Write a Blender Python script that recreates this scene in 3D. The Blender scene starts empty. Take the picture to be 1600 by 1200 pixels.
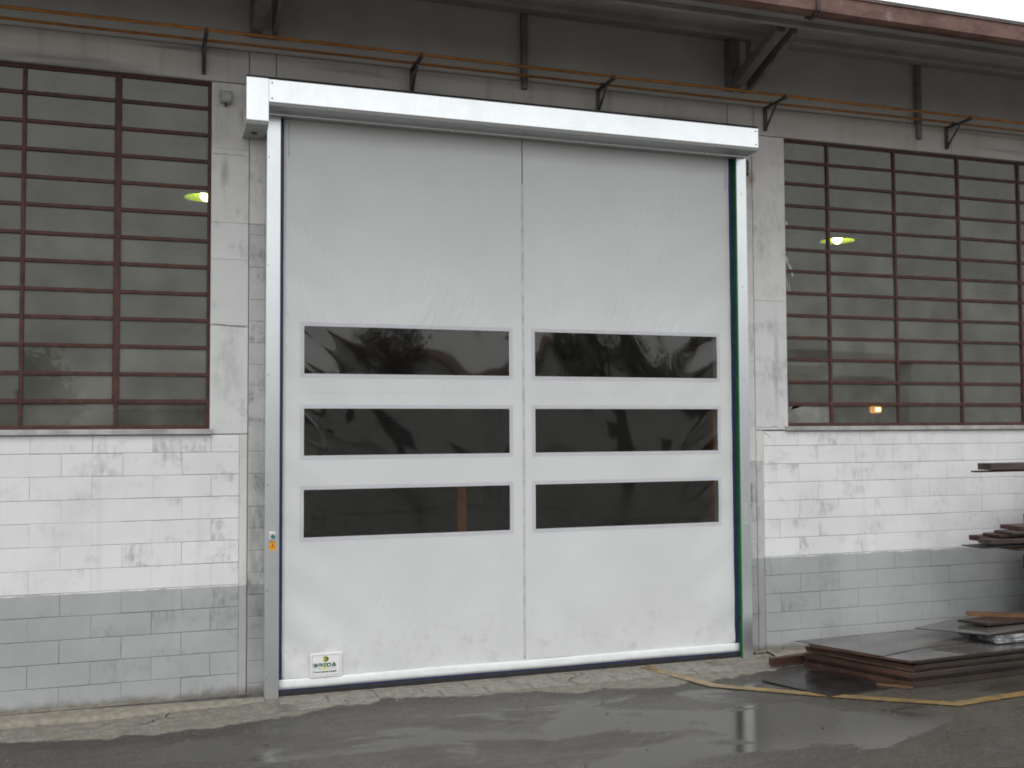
import bpy, bmesh, math, random
from mathutils import Vector, Matrix
random.seed(7)
S = bpy.context.scene
COL = S.collection
rad = math.radians

# ------------------------------------------------------------------ camera, world, light, exposure
cd = bpy.data.cameras.new('camera'); cam = bpy.data.objects.new('camera', cd); COL.objects.link(cam)
cd.sensor_width = 36.0; cd.lens = 36.0 * 1650 / 1600; cd.clip_end = 2000; cd.clip_start = 0.05
Rt = Vector((0.94493971, -0.32720508, -0.00507748)); Up = Vector((-0.00910013, -0.04178389, 0.99908523)); Fw = Vector((0.32711792, 0.9440291, 0.04246087))
M = Matrix((Rt, Up, -Fw)).transposed().to_4x4(); M.translation = Vector((0, -9.93667, 2.39776))
cam.matrix_world = M
S.camera = cam
S.cycles.filter_width = 1.9

world = bpy.data.worlds.new('World'); S.world = world; world.use_nodes = True
wn = world.node_tree; wn.nodes.clear()
SUN_EL, SUN_AZ = rad(62), rad(200)
sky = wn.nodes.new('ShaderNodeTexSky'); sky.sky_type = 'NISHITA'; sky.sun_disc = False
sky.sun_elevation = SUN_EL; sky.sun_rotation = SUN_AZ; sky.air_density = 2.0; sky.dust_density = 6.0; sky.ozone_density = 1.0
hs = wn.nodes.new('ShaderNodeHueSaturation'); hs.inputs['Saturation'].default_value = 0.12
mxw = wn.nodes.new('ShaderNodeMix'); mxw.data_type = 'RGBA'; mxw.inputs[0].default_value = 0.6
# cloud cover: an overcast sky is brighter overhead than at the horizon
wtc = wn.nodes.new('ShaderNodeTexCoord'); wsp = wn.nodes.new('ShaderNodeSeparateXYZ'); wn.links.new(wtc.outputs['Generated'], wsp.inputs[0])
wmr = wn.nodes.new('ShaderNodeMapRange'); wn.links.new(wsp.outputs[2], wmr.inputs[0])
for i_, v_ in enumerate((0.0, 1.0, 0.85, 1.5)): wmr.inputs[i_ + 1].default_value = v_
wmu = wn.nodes.new('ShaderNodeMix'); wmu.data_type = 'RGBA'; wmu.blend_type = 'MULTIPLY'; wmu.inputs[0].default_value = 1.0
wmu.inputs[6].default_value = (12.6, 13.0, 13.2, 1); wn.links.new(wmr.outputs[0], wmu.inputs[7])
wn.links.new(wmu.outputs[2], mxw.inputs[7])
bg = wn.nodes.new('ShaderNodeBackground'); bg.inputs[1].default_value = 0.12
wo = wn.nodes.new('ShaderNodeOutputWorld')
wn.links.new(sky.outputs[0], hs.inputs['Color']); wn.links.new(hs.outputs[0], mxw.inputs[6])
wn.links.new(mxw.outputs[2], bg.inputs[0]); wn.links.new(bg.outputs[0], wo.inputs[0])

sd = bpy.data.lights.new('sun', 'SUN'); sd.energy = 0.5; sd.angle = rad(35); sd.color = (1, 0.98, 0.95)
sun = bpy.data.objects.new('sun', sd); COL.objects.link(sun)
sun.rotation_euler = (rad(90) - SUN_EL, 0, rad(180) - SUN_AZ)
S.view_settings.view_transform = 'Standard'; S.view_settings.look = 'None'
S.view_settings.exposure = 0.06; S.view_settings.gamma = 1.0; S.view_settings.use_curve_mapping = False

# ------------------------------------------------------------------ node helpers
class NT:
    def __init__(s, name):
        s.m = bpy.data.materials.new(name); s.m.use_nodes = True
        s.t = s.m.node_tree; s.t.nodes.clear()
        s.out = s.t.nodes.new('ShaderNodeOutputMaterial')
        s.geo = None
    def n(s, typ, **kw):
        nd = s.t.nodes.new('ShaderNode' + typ)
        for k, v in kw.items(): setattr(nd, k, v)
        return nd
    def put(s, sock, v):
        if hasattr(v, 'is_linked') or isinstance(v, bpy.types.NodeSocket): s.t.links.new(v, sock)
        elif isinstance(v, (tuple, list)) and len(v) == 3 and sock.type == 'RGBA': sock.default_value = (*v, 1)
        else: sock.default_value = v
    def pos(s):
        if not s.geo: s.geo = s.n('NewGeometry')
        return s.geo.outputs['Position']
    def xyz(s, v=None):
        nd = s.n('SeparateXYZ'); s.put(nd.inputs[0], v or s.pos()); return nd.outputs
    def scale(s, v, sc):
        nd = s.n('Mapping'); s.put(nd.inputs['Vector'], v); nd.inputs['Scale'].default_value = sc; return nd.outputs[0]
    def noise(s, scale, detail=4, rough=.55, vec=None, stretch=None, dist=0.0):
        v = vec or s.pos()
        if stretch: v = s.scale(v, stretch)
        nd = s.n('TexNoise'); s.put(nd.inputs['Vector'], v)
        nd.inputs['Scale'].default_value = scale; nd.inputs['Detail'].default_value = detail
        nd.inputs['Roughness'].default_value = rough; nd.inputs['Distortion'].default_value = dist
        return nd.outputs[0]
    def math(s, op, a, b=0.0, clamp=False):
        nd = s.n('Math', operation=op, use_clamp=clamp); s.put(nd.inputs[0], a); s.put(nd.inputs[1], b); return nd.outputs[0]
    def ramp(s, v, a, b, o0=0.0, o1=1.0):
        nd = s.n('MapRange', interpolation_type='SMOOTHSTEP'); s.put(nd.inputs[0], v)
        for i, x in enumerate((a, b, o0, o1)): nd.inputs[i + 1].default_value = x
        return nd.outputs[0]
    def mix(s, f, a, b, blend='MIX'):
        nd = s.n('Mix', data_type='RGBA', blend_type=blend); s.put(nd.inputs[0], f); s.put(nd.inputs[6], a); s.put(nd.inputs[7], b)
        return nd.outputs[2]
    def bump(s, h, strength=.3, dist=.01):
        nd = s.n('Bump'); nd.inputs['Strength'].default_value = strength; nd.inputs['Distance'].default_value = dist
        s.put(nd.inputs['Height'], h); return nd.outputs[0]
    def pr(s, **kw):
        nd = s.n('BsdfPrincipled')
        for k, v in kw.items(): s.put(nd.inputs[k.replace('_', ' ')], v)
        return nd.outputs[0]
    def done(s, sh):
        s.t.links.new(sh, s.out.inputs[0]); return s.m

def simple(name, col, rough=.6, metal=0.0, var=.12, vs=9.0, bump=.0, bs=60., spec=.5):
    t = NT(name)
    nz = t.noise(vs, 5)
    c = t.mix(t.ramp(nz, .3, .7), tuple(x * (1 - var) for x in col), tuple(min(1, x * (1 + var)) for x in col))
    kw = dict(Base_Color=c, Roughness=rough, Metallic=metal, Specular_IOR_Level=spec)
    if bump: kw['Normal'] = t.bump(t.noise(bs, 4), bump, .004)
    return t.done(t.pr(**kw))

# -- painted block wall: white above a grey dado, grey smudges where the paint has worn and dirt collects
def wall_paint(name, white, grey, dado=True, dirt=1.0, streak=0.3, stains=()):
    t = NT(name)
    x, y, z = t.xyz()
    if dado:
        zz = t.math('ADD', z, t.math('MULTIPLY', t.math('SUBTRACT', t.noise(4, 6, .65), .5), .06))
        base = t.mix(t.ramp(zz, .985, .998), t.mix(t.ramp(t.noise(1.1, 5), .35, .65), grey, tuple(g_ * 1.18 for g_ in grey)), t.mix(t.ramp(t.noise(1.2, 5), .4, .7), white, tuple(w_ * .9 for w_ in white)))
    else:
        base = t.mix(t.ramp(t.noise(1.3, 5), .35, .65), white, tuple(c * .93 for c in white))
    rnd = t.n('ObjectInfo').outputs['Random']
    base = t.mix(t.math('MULTIPLY', rnd, .10), base, (.36, .36, .355))
    sh = t.n('CombineXYZ'); t.put(sh.inputs[0], t.math('MULTIPLY', rnd, 3.0)); t.put(sh.inputs[2], t.math('MULTIPLY', rnd, 1.3))
    va = t.n('VectorMath', operation='ADD'); t.put(va.inputs[0], t.pos()); t.put(va.inputs[1], sh.outputs[0]); bp_ = va.outputs[0]
    near = t.ramp(t.math('ABSOLUTE', t.math('SUBTRACT', x, 3.55)), 2.6, 4.6, 1.0, .42)   # scuffed around the doorway
    patch = t.ramp(t.noise(1.9, 6, .62, vec=bp_, stretch=(1, 1, 1.3)), .49, .68)
    fine = t.ramp(t.noise(15, 6, .7, stretch=(1.5, 1, .5)), .36, .64)
    d = t.math('MULTIPLY', t.math('MULTIPLY', patch, fine), t.math('MULTIPLY', near, .62 * dirt), True)
    base = t.mix(d, base, (.21, .21, .205))
    st = t.ramp(t.noise(2.2, 5, .6, stretch=(3.2, 1, .18)), .56, .8)
    base = t.mix(t.math('MULTIPLY', st, streak), base, (.24, .22, .19))
    if stains:
        for (sx, sz, rx_, rz_, col, k) in stains:
            dx = t.math('DIVIDE', t.math('SUBTRACT', t.math('ADD', x, t.math('MULTIPLY', t.math('SUBTRACT', t.noise(6, 4), .5), .06)), sx), rx_)
            dz_ = t.math('DIVIDE', t.math('SUBTRACT', z, sz), rz_)
            rr_ = t.math('SQRT', t.math('ADD', t.math('MULTIPLY', dx, dx), t.math('MULTIPLY', dz_, dz_)))
            mk = t.math('MULTIPLY', t.ramp(rr_, .25, 1.0, 1, 0), t.ramp(t.noise(9, 5, .65, stretch=(1, 1, .4)), .3, .6))
            base = t.mix(t.math('MULTIPLY', mk, k), base, col)
    sp = t.ramp(t.noise(90, 3, .6), .66, .78)
    base = t.mix(t.math('MULTIPLY', sp, .25), base, (.2, .2, .2))
    # splash dirt right above the ground
    low = t.math('MULTIPLY', t.ramp(t.math('ADD', z, t.math('MULTIPLY', t.noise(7, 5), .12)), .06, .16, 1.0, 0.0), .8)
    base = t.mix(low, base, (.13, .115, .085))
    nb = t.math('ADD', t.noise(45, 5, .65), t.math('MULTIPLY', t.noise(7, 3), .7))
    return t.done(t.pr(Base_Color=base, Roughness=.75, Normal=t.bump(nb, .35, .006), Specular_IOR_Level=.3))

MAT = {}
MAT['block'] = wall_paint('block_paint', (.80, .795, .80), (.365, .37, .375), True, 1.35, .14)
MAT['mortar'] = wall_paint('mortar_paint', (.52, .515, .51), (.27, .27, .27), True, .6, .1)
STN = [(.86, 5.27, .10, .17, (.30, .15, .07), .85), (6.16, 5.12, .13, .16, (.26, .15, .08), .9), (.665, 4.72, .05, .28, (.22, .21, .20), .6),
       (6.50, 3.1, .045, .75, (.30, .30, .30), .6), (.97, 1.4, .12, 1.5, (.20, .20, .195), .6), (.70, 2.9, .2, .4, (.32, .32, .31), .4)]
MAT['pier'] = wall_paint('pier_plaster', (.70, .68, .66), (.36, .36, .36), True, .9, .25, STN)
MAT['pier_grey'] = wall_paint('pier_grey_paint', (.68, .68, .67), (.36, .36, .36), True, 1.0, .2, STN)
MAT['colblock'] = wall_paint('column_block_paint', (.53, .525, .52), (.31, .31, .315), True, 2.2, .25, STN)

def lintel_mat():
    t = NT('lintel_plaster')
    x, y, z = t.xyz()
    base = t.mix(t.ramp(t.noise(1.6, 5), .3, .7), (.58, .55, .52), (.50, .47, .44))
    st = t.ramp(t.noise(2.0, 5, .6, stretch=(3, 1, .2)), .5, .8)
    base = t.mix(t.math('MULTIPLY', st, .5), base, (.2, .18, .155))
    shade_dirt_band = t.ramp(t.noise(1.3, 5, .6, stretch=(.25, 1, 5)), .5, .68)  # level dark bands: soft shading below the pipes, with dirt, put into the colour
    base = t.mix(t.math('MULTIPLY', shade_dirt_band, .6), base, (.15, .14, .125))
    return t.done(t.pr(Base_Color=base, Roughness=.85, Normal=t.bump(t.noise(40, 5), .3, .006)))
MAT['lintel'] = lintel_mat()
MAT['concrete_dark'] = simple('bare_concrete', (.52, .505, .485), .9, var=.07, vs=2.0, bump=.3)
MAT['soffit'] = simple('soffit_board', (.36, .355, .35), .9, var=.12, vs=2.2, bump=.2)
MAT['rustgutter'] = None
def gutter_mat():
    t = NT('rusty_gutter')
    n = t.noise(3.5, 6, .65, stretch=(1, 2, 2))
    c = t.mix(t.ramp(n, .35, .62), (.10, .045, .036), (.18, .095, .075))
    c = t.mix(t.math('MULTIPLY', t.ramp(t.noise(6, 5), .6, .75), .6), c, (.36, .30, .27))
    return t.done(t.pr(Base_Color=c, Roughness=.6, Normal=t.bump(t.noise(30, 4), .2, .004)))
MAT['rustgutter'] = gutter_mat()

def galv(name, base=(.70, .73, .745), rough=.36, metal=.9):
    t = NT(name)
    v = t.n('TexVoronoi'); v.feature = 'F1'; v.inputs['Scale'].default_value = 60
    t.put(v.inputs['Vector'], t.pos())
    vr = t.xyz(v.outputs['Color'])[0]
    c = t.mix(t.math('MULTIPLY', vr, .14), base, tuple(b * .78 for b in base))
    sm = t.ramp(t.noise(3.0, 5, .6, stretch=(1, 1, .5)), .45, .75)
    c = t.mix(t.math('MULTIPLY', sm, .15), c, (.5, .52, .53))
    rg = t.math('ADD', t.math('MULTIPLY', t.noise(8, 4), .08), rough - .04)
    return t.done(t.pr(Base_Color=c, Roughness=rg, Metallic=metal))
MAT['galv'] = galv('galvanised_steel', (.78, .81, .82), .30)
MAT['galv_header'] = galv('galvanised_header', (.93, .95, .96), .26, .85)

MAT['galv_shade'] = galv('galvanised_shade', (.42, .44, .44), .5, .8)  # darker galvanised copy, a shade tone for the header underside
def curtain_mat():
    t = NT('white_pvc_fabric')
    x, y, z = t.xyz()
    c = t.mix(t.ramp(t.noise(1.1, 4), .3, .7), (.655, .66, .66), (.70, .705, .705))
    sm = t.ramp(t.noise(2.5, 6, .65, stretch=(1, 1, .6)), .58, .78)
    c = t.mix(t.math('MULTIPLY', sm, .12), c, (.45, .45, .43))
    low = t.math('MULTIPLY', t.ramp(z, .1, 1.0, 1, 0), t.ramp(t.noise(9, 5, .6), .5, .75))
    c = t.mix(t.math('MULTIPLY', low, .35), c, (.38, .37, .34))
    # short slanting creases left by rolling, fanning out from both edges of each half
    def crease(ang, sc, k):
        mp_ = t.n('Mapping'); t.put(mp_.inputs['Vector'], t.pos()); mp_.inputs['Rotation'].default_value = (0, ang, 0)
        return t.noise(sc, 3, .5, vec=t.scale(mp_.outputs[0], (11, 1, k)), dist=.6)
    side = t.ramp(t.math('SINE', t.math('ADD', t.math('MULTIPLY', x, 2.65), 1.1)), -.35, .35)
    ca, cb_ = crease(rad(-20), 1.7, 1.3), crease(rad(17), 1.7, 1.3)
    mxc = t.math('ADD', t.math('MULTIPLY', ca, side), t.math('MULTIPLY', cb_, t.math('SUBTRACT', 1.0, side)))
    msk = t.ramp(t.noise(.8, 3), .44, .62, .12, 1.0)
    msk = t.math('MULTIPLY', msk, t.ramp(t.math('ABSOLUTE', t.math('SUBTRACT', z, 3.9)), .3, 1.6, 1.0, .35))
    h = t.math('ADD', t.math('MULTIPLY', mxc, msk), t.math('MULTIPLY', t.noise(1.3, 3), .5))
    return t.done(t.pr(Base_Color=c, Roughness=.45, Normal=t.bump(h, .52, .022), Specular_IOR_Level=.4))
MAT['curtain'] = curtain_mat()
MAT['weld'] = simple('welded_border', (.57, .567, .60), .4, var=.03)
MAT['seam'] = simple('seam_tape', (.58, .58, .57), .5, var=.15)
MAT['slit'] = simple('dark_slit', (.10, .10, .10), .7)
MAT['navy'] = simple('navy_strip', (.022, .026, .085), .5, var=.2)
MAT['rubber'] = simple('black_rubber', (.018, .018, .02), .6, var=.3, bump=.3)
MAT['green'] = simple('green_edge', (.010, .135, .045), .4, var=.15)
MAT['pocket'] = simple('pocket_fabric', (.72, .73, .73), .4, var=.05, bump=.1, bs=20)
MAT['plastic'] = simple('grey_plastic', (.55, .57, .56), .4, var=.05)
MAT['btn'] = simple('green_button', (.02, .20, .14), .3)
MAT['orange'] = simple('warning_orange', (.80, .36, .01), .45, var=.05)
MAT['print'] = simple('black_print', (.03, .03, .03), .5)
MAT['red'] = simple('dark_red_print', (.35, .06, .01), .5)
MAT['plate'] = simple('white_plate', (.82, .82, .82), .35, var=.02)
MAT['plategrey'] = simple('plate_line', (.42, .42, .42), .4)
MAT['logo_green'] = simple('logo_green', (.005, .085, .03), .4)
MAT['logo_green_light'] = simple('logo_green_light', (.10, .30, .20), .4)
MAT['logo_yellow'] = simple('logo_yellow', (.80, .68, .06), .4)
MAT['screw'] = simple('screw_zinc', (.30, .31, .31), .4, .6)
MAT['boxgrey'] = simple('junction_grey', (.40, .40, .36), .5)
MAT['bar'] = simple('oxide_red_bar', (.066, .021, .015), .6, var=.35, vs=14, bump=.3)
MAT['sill'] = simple('concrete_sill', (.40, .39, .38), .8, var=.25, vs=6, bump=.3)
MAT['pipe'] = simple('orange_pipe', (.42, .17, .035), .5, var=.2)
MAT['iron'] = simple('dark_iron', (.085, .08, .078), .6, var=.3)
MAT['eave_iron'] = simple('weathered_eave_steel', (.20, .195, .19), .7, var=.15)
MAT['kerb'] = simple('old_concrete', (.22, .20, .16), .85, var=.18, vs=14, bump=.6, bs=35)
MAT['joint'] = simple('dirt_joint', (.14, .13, .11), .95, var=.3)
MAT['rack'] = simple('orange_rack', (.42, .13, .02), .5)
MAT['hall'] = simple('hall_plaster', (.45, .45, .41), .9, var=.15, vs=.8)
MAT['hallfloor'] = simple('hall_floor', (.14, .14, .13), .6, var=.2, vs=2)
MAT['halldark'] = simple('hall_machine', (.06, .075, .075), .6, var=.3, vs=3)
MAT['crate'] = simple('hall_carton', (.30, .22, .13), .8)

def glass_mat(name, dust, tint, dustcol, rough=.02, ior=1.5, bumpn=0.0):
    t = NT(name)
    # Schlick reflectance of a thin pane, the same from both faces
    g_ = t.n('NewGeometry'); dp = t.n('VectorMath', operation='DOT_PRODUCT'); t.put(dp.inputs[0], g_.outputs['Incoming']); t.put(dp.inputs[1], g_.outputs['Normal'])
    f0 = ((ior - 1) / (ior + 1)) ** 2
    fr = t.math('ADD', f0, t.math('MULTIPLY', t.math('POWER', t.math('SUBTRACT', 1.0, t.math('ABSOLUTE', dp.outputs['Value'])), 5.0), 1 - f0))
    tr = t.n('BsdfTransparent'); t.put(tr.inputs[0], tint)
    df = t.n('BsdfDiffuse'); 
    rnd = t.n('ObjectInfo').outputs['Random']
    t.put(df.inputs[0], t.mix(t.ramp(t.noise(3, 5), .3, .7), dustcol, tuple(c * .7 for c in dustcol)))
    gl = t.n('BsdfGlossy'); gl.inputs['Roughness'].default_value = rough; t.put(gl.inputs[0], (.98, .97, .93))
    if bumpn:
        nb = t.bump(t.noise(2.6, 3, .5, stretch=(1, 1, 1.8)), bumpn, .03)
        t.put(gl.inputs['Normal'], nb)
    m1 = t.n('MixShader'); m2 = t.n('MixShader')
    dn = t.ramp(t.noise(1.8, 6, .65), .25, .75, dust * .6, dust * 1.4)
    dd = t.math('MULTIPLY', dn, t.math('ADD', t.math('MULTIPLY', rnd, .6), .7))
    t.put(m1.inputs[0], dd); t.put(m1.inputs[1], tr.outputs[0]); t.put(m1.inputs[2], df.outputs[0])
    t.put(m2.inputs[0], fr); t.put(m2.inputs[1], m1.outputs[0]); t.put(m2.inputs[2], gl.outputs[0])
    return t.done(m2.outputs[0])
MAT['glass'] = glass_mat('dusty_window_glass', .27, (.86, .86, .82), (.31, .315, .275), .02, 1.46)
MAT['glass_white'] = glass_mat('whitened_glass', .6, (.7, .7, .66), (.42, .42, .39), .05)
MAT['pvc'] = glass_mat('clear_pvc_window', .02, (.72, .71, .67), (.2, .2, .2), .03, 1.8, .0)

def emit(name, col, s):
    t = NT(name); e = t.n('Emission'); t.put(e.inputs[0], col); e.inputs[1].default_value = s
    return t.done(e.outputs[0])
MAT['bulb'] = emit('lamp_bulb', (1.0, 1.0, .62), 30.0)
MAT['bulb_warm'] = emit('warm_bulb', (1.0, .60, .26), 9.0)
MAT['lens_warm'] = emit('warm_lens', (1.0, .42, .10), 1.5)
MAT['dish'] = simple('lamp_dish', (.50, .70, .02), .35, var=.05)

# -- wet ground: dry and pale under the eave, dark where the rain reaches, with standing water in the hollows
def ground_mat(name, dry, wet, slab=False):
    t = NT(name)
    x, y, z = t.xyz()
    edge = t.math('ADD', y, t.math('MULTIPLY', t.math('SUBTRACT', t.noise(2.3, 5, .6, stretch=(1, .5, 1)), .5), .55))
    edge = t.math('ADD', edge, t.math('MULTIPLY', t.math('SUBTRACT', t.noise(14, 4, .6), .5), .09))
    edge = t.math('SUBTRACT', edge, t.math('MULTIPLY', t.math('COSINE', t.math('MULTIPLY', t.math('SUBTRACT', x, 2.3), 1.366)), .2))
    wetm = t.ramp(edge, -.77, -.72, 1.0, 0.0)
    vor = t.n('TexVoronoi'); vor.inputs['Scale'].default_value = 70; t.put(vor.inputs['Vector'], t.pos())
    stone = t.xyz(vor.outputs['Color'])[0]
    ag = t.noise(55, 5, .75)
    big = t.ramp(t.noise(1.4, 6, .65, stretch=(.55, 1, 1)), .36, .68)
    dryc = t.mix(t.ramp(t.noise(11, 6, .65), .3, .7), dry, tuple(c * .62 for c in dry))
    wetc = t.mix(big, wet, tuple(c * 1.45 for c in wet))
    wetc = t.mix(t.ramp(edge, -1.15, -.85), wetc, tuple(v * .72 for v in wet))
    c = t.mix(wetm, dryc, wetc)
    c = t.mix(t.math('MULTIPLY', t.ramp(ag, .38, .68), .55), c, tuple(x_ * .35 for x_ in wet))
    c = t.mix(t.math('MULTIPLY', t.ramp(stone, .72, .95), .38), c, tuple(x_ * 2.6 for x_ in wet))
    pn = t.math('ADD', t.noise(1.35, 6, .6, stretch=(.52, 1.0, 1), dist=.5), t.math('MULTIPLY', t.math('SUBTRACT', ag, .5), .07))
    # the yard has a shallow hollow in front of the right guide where water stands
    hx = t.math('DIVIDE', t.math('SUBTRACT', x, 4.75), 1.5); hy = t.math('DIVIDE', t.math('ADD', y, 2.4), .95)
    hol = t.ramp(t.math('SQRT', t.math('ADD', t.math('MULTIPLY', hx, hx), t.math('MULTIPLY', hy, hy))), .3, 1.1, .10, 0.0)
    pn = t.math('ADD', pn, hol)
    pud = t.ramp(pn, .49, .58)
    pud = t.math('MULTIPLY', pud, t.ramp(y, -.95, -1.25, 0.0, 1.0))
    film = t.ramp(t.noise(2.2, 5, .6, stretch=(.4, 1, 1)), .42, .62)
    c = t.mix(t.math('MULTIPLY', pud, wetm), c, tuple(v * .8 for v in wet))
    rwet = t.mix(pud, t.mix(film, (.42, .42, .42), (.24, .24, .24)), (.055, .055, .055))
    rg = t.mix(wetm, (.85, .85, .85), rwet)
    ve = t.n('TexVoronoi'); ve.feature = 'DISTANCE_TO_EDGE'; ve.inputs['Scale'].default_value = .75
    wob = t.n('VectorMath', operation='ADD'); nz_ = t.n('TexNoise'); nz_.inputs['Scale'].default_value = 5; nz_.inputs['Detail'].default_value = 5; t.put(nz_.inputs['Vector'], t.pos())
    sc_ = t.n('VectorMath', operation='SCALE'); sc_.inputs['Scale'].default_value = .22; t.put(sc_.inputs[0], nz_.outputs['Color'])
    t.put(wob.inputs[0], t.pos()); t.put(wob.inputs[1], sc_.outputs[0]); t.put(ve.inputs['Vector'], wob.outputs[0])
    crk = t.math('MULTIPLY', t.ramp(ve.outputs['Distance'], .004, .011, 1.0, 0.0), t.ramp(t.noise(.9, 3), .56, .64))
    c = t.mix(t.math('MULTIPLY', crk, .85), c, (.012, .011, .010))
    hb = t.math('ADD', t.math('MULTIPLY', ag, 1.0), t.math('ADD', t.math('MULTIPLY', stone, .5), t.math('MULTIPLY', t.noise(9, 5), .9)))
    nd = t.n('Bump'); nd.inputs['Distance'].default_value = .011; t.put(nd.inputs['Height'], hb)
    t.put(nd.inputs['Strength'], t.math('SUBTRACT', .75, t.math('MULTIPLY', pud, .715)))
    return t.done(t.pr(Base_Color=c, Roughness=rg, IOR=1.36, Normal=nd.outputs[0]))
MAT['asphalt'] = ground_mat('wet_asphalt', (.30, .28, .24), (.062, .056, .047))
MAT['slab'] = ground_mat('paving_slab', (.36, .34, .295), (.062, .057, .051), True)
def line_mat():
    t = NT('worn_yellow_paint')
    w = t.ramp(t.noise(7, 6, .75, stretch=(1, 1.6, 1)), .36, .58)
    w2 = t.ramp(t.noise(50, 4, .75), .36, .6)
    c = t.mix(t.math('MULTIPLY', t.math('MAXIMUM', w, t.math('MULTIPLY', w2, .85)), .80), (.40, .235, .035), (.08, .07, .055))
    return t.done(t.pr(Base_Color=c, Roughness=.28, Normal=t.bump(t.noise(120, 3), .4, .005)))
MAT['yellow'] = line_mat()

def ply_mat(name, col, rough, edge=False, ior=1.4):
    t = NT(name)
    n = t.noise(2.5, 6, .65, stretch=(.6, 1.5, 1))
    c = t.mix(t.ramp(n, .35, .68), col, tuple(x * .45 for x in col))
    pd = t.ramp(t.noise(1.6, 4, .55), .42, .6)
    rg = t.mix(pd, (rough,) * 3, (rough + .14,) * 3)
    return t.done(t.pr(Base_Color=c, Roughness=rg, IOR=ior, Normal=t.bump(t.noise(5 if not edge else 40, 3), .12 if not edge else .5, .006)))
MAT['ply'] = ply_mat('wet_panel_face', (.12, .112, .105), .03, False, 2.1)
MAT['plyblack'] = ply_mat('wet_black_panel', (.022, .020, .020), .10)
MAT['plyedge'] = ply_mat('panel_edge', (.095, .045, .029), .55, True)
MAT['plyfront'] = ply_mat('dark_long_edge', (.045, .032, .024), .5, True)  # darker brown for the long edges of the panels
MAT['plyedge2'] = ply_mat('pale_panel_edge', (.22, .14, .085), .6, True)
MAT['timber'] = ply_mat('wet_timber', (.075, .035, .027), .4, True)
MAT['timber_pale'] = ply_mat('cut_timber', (.20, .10, .05), .5, True)
MAT['timber_grey'] = ply_mat('grey_timber', (.085, .065, .058), .55, True)
MAT['wrap'] = simple('plastic_wrap', (.22, .23, .23), .2, var=.5, vs=12, bump=.8, bs=14)
def leaf_mat(name, a, b):
    t = NT(name)
    c = t.mix(t.ramp(t.noise(1.1, 4), .35, .65), a, b)
    return t.done(t.pr(Base_Color=c, Roughness=.6))
MAT['leaf'] = leaf_mat('foliage', (.035, .055, .018), (.075, .10, .035))
MAT['leafred'] = leaf_mat('russet_foliage', (.05, .035, .02), (.10, .055, .03))
MAT['bark'] = simple('bark', (.06, .05, .04), .9, var=.3, bump=.6)
MAT['farwall'] = simple('far_wall', (.16, .16, .15), .8)
MAT['farpale'] = simple('far_pale_wall', (.50, .49, .47), .8)
MAT['farroof'] = simple('far_roof', (.12, .06, .045), .8)

# ------------------------------------------------------------------ mesh helpers
def obj(name, me, parent=None, mats=None, loc=None):
    o = bpy.data.objects.new(name, me); COL.objects.link(o)
    if parent: o.parent = parent
    if mats and not me.materials:
        for m in (mats if isinstance(mats, (list, tuple)) else [mats]): me.materials.append(MAT[m])
    if loc: o.location = loc
    return o
def tomesh(bm, name='m', smooth=False):
    me = bpy.data.meshes.new(name); bm.normal_update(); bm.to_mesh(me); bm.free()
    if smooth:
        for p in me.polygons: p.use_smooth = True
    return me
def bbox(bm, a, b, bev=0.0, seg=1):
    r = bmesh.ops.create_cube(bm, size=1.0)
    vs = r['verts']
    for v in vs:
        v.co = Vector([(a[i] + b[i]) / 2 + v.co[i] * (b[i] - a[i]) for i in range(3)])
    if bev:
        es = list({e for v in vs for e in v.link_edges})
        bmesh.ops.bevel(bm, geom=es, offset=bev, segments=seg, affect='EDGES', profile=.5)
def box(name, a, b, mat, parent=None, bev=0.004, seg=1):
    bm = bmesh.new(); bbox(bm, a, b, bev, seg)
    return obj(name, tomesh(bm), parent, mat)
def boxes(name, lst, mat, parent=None, bev=0.003):
    bm = bmesh.new()
    for a, b in lst: bbox(bm, a, b, bev)
    return obj(name, tomesh(bm), parent, mat)
def prism(name, pts, axis, a, b, mat, parent=None, bev=0.0):
    """extrude the 2-D outline pts along axis (0 x,1 y,2 z) from a to b"""
    bm = bmesh.new()
    def P(p, h):
        l = list(p); l.insert(axis, h); return Vector(l)
    v0 = [bm.verts.new(P(p, a)) for p in pts]; v1 = [bm.verts.new(P(p, b)) for p in pts]
    n = len(pts)
    bm.faces.new(v0); bm.faces.new(list(reversed(v1)))
    for i in range(n): bm.faces.new((v0[i], v1[i], v1[(i + 1) % n], v0[(i + 1) % n]))
    bmesh.ops.recalc_face_normals(bm, faces=bm.faces)
    if bev: bmesh.ops.bevel(bm, geom=bm.edges[:], offset=bev, segments=1, affect='EDGES')
    return obj(name, tomesh(bm), parent, mat)
def tube(bm, p0, p1, r0, r1=None, n=10, caps=True):
    p0, p1 = Vector(p0), Vector(p1); r1 = r0 if r1 is None else r1
    d = (p1 - p0).normalized(); u = d.orthogonal().normalized(); w = d.cross(u)
    a = [bm.verts.new(p0 + (u * math.cos(t) + w * math.sin(t)) * r0) for t in [2 * math.pi * i / n for i in range(n)]]
    b = [bm.verts.new(p1 + (u * math.cos(t) + w * math.sin(t)) * r1) for t in [2 * math.pi * i / n for i in range(n)]]
    for i in range(n): 
        f = bm.faces.new((a[i], a[(i + 1) % n], b[(i + 1) % n], b[i])); f.smooth = True
    if caps: bm.faces.new(list(reversed(a))); bm.faces.new(b)
def tubeobj(name, segs, mat, parent=None, n=10):
    bm = bmesh.new()
    for s in segs: tube(bm, *s, n=n)
    return obj(name, tomesh(bm), parent, mat)
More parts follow.
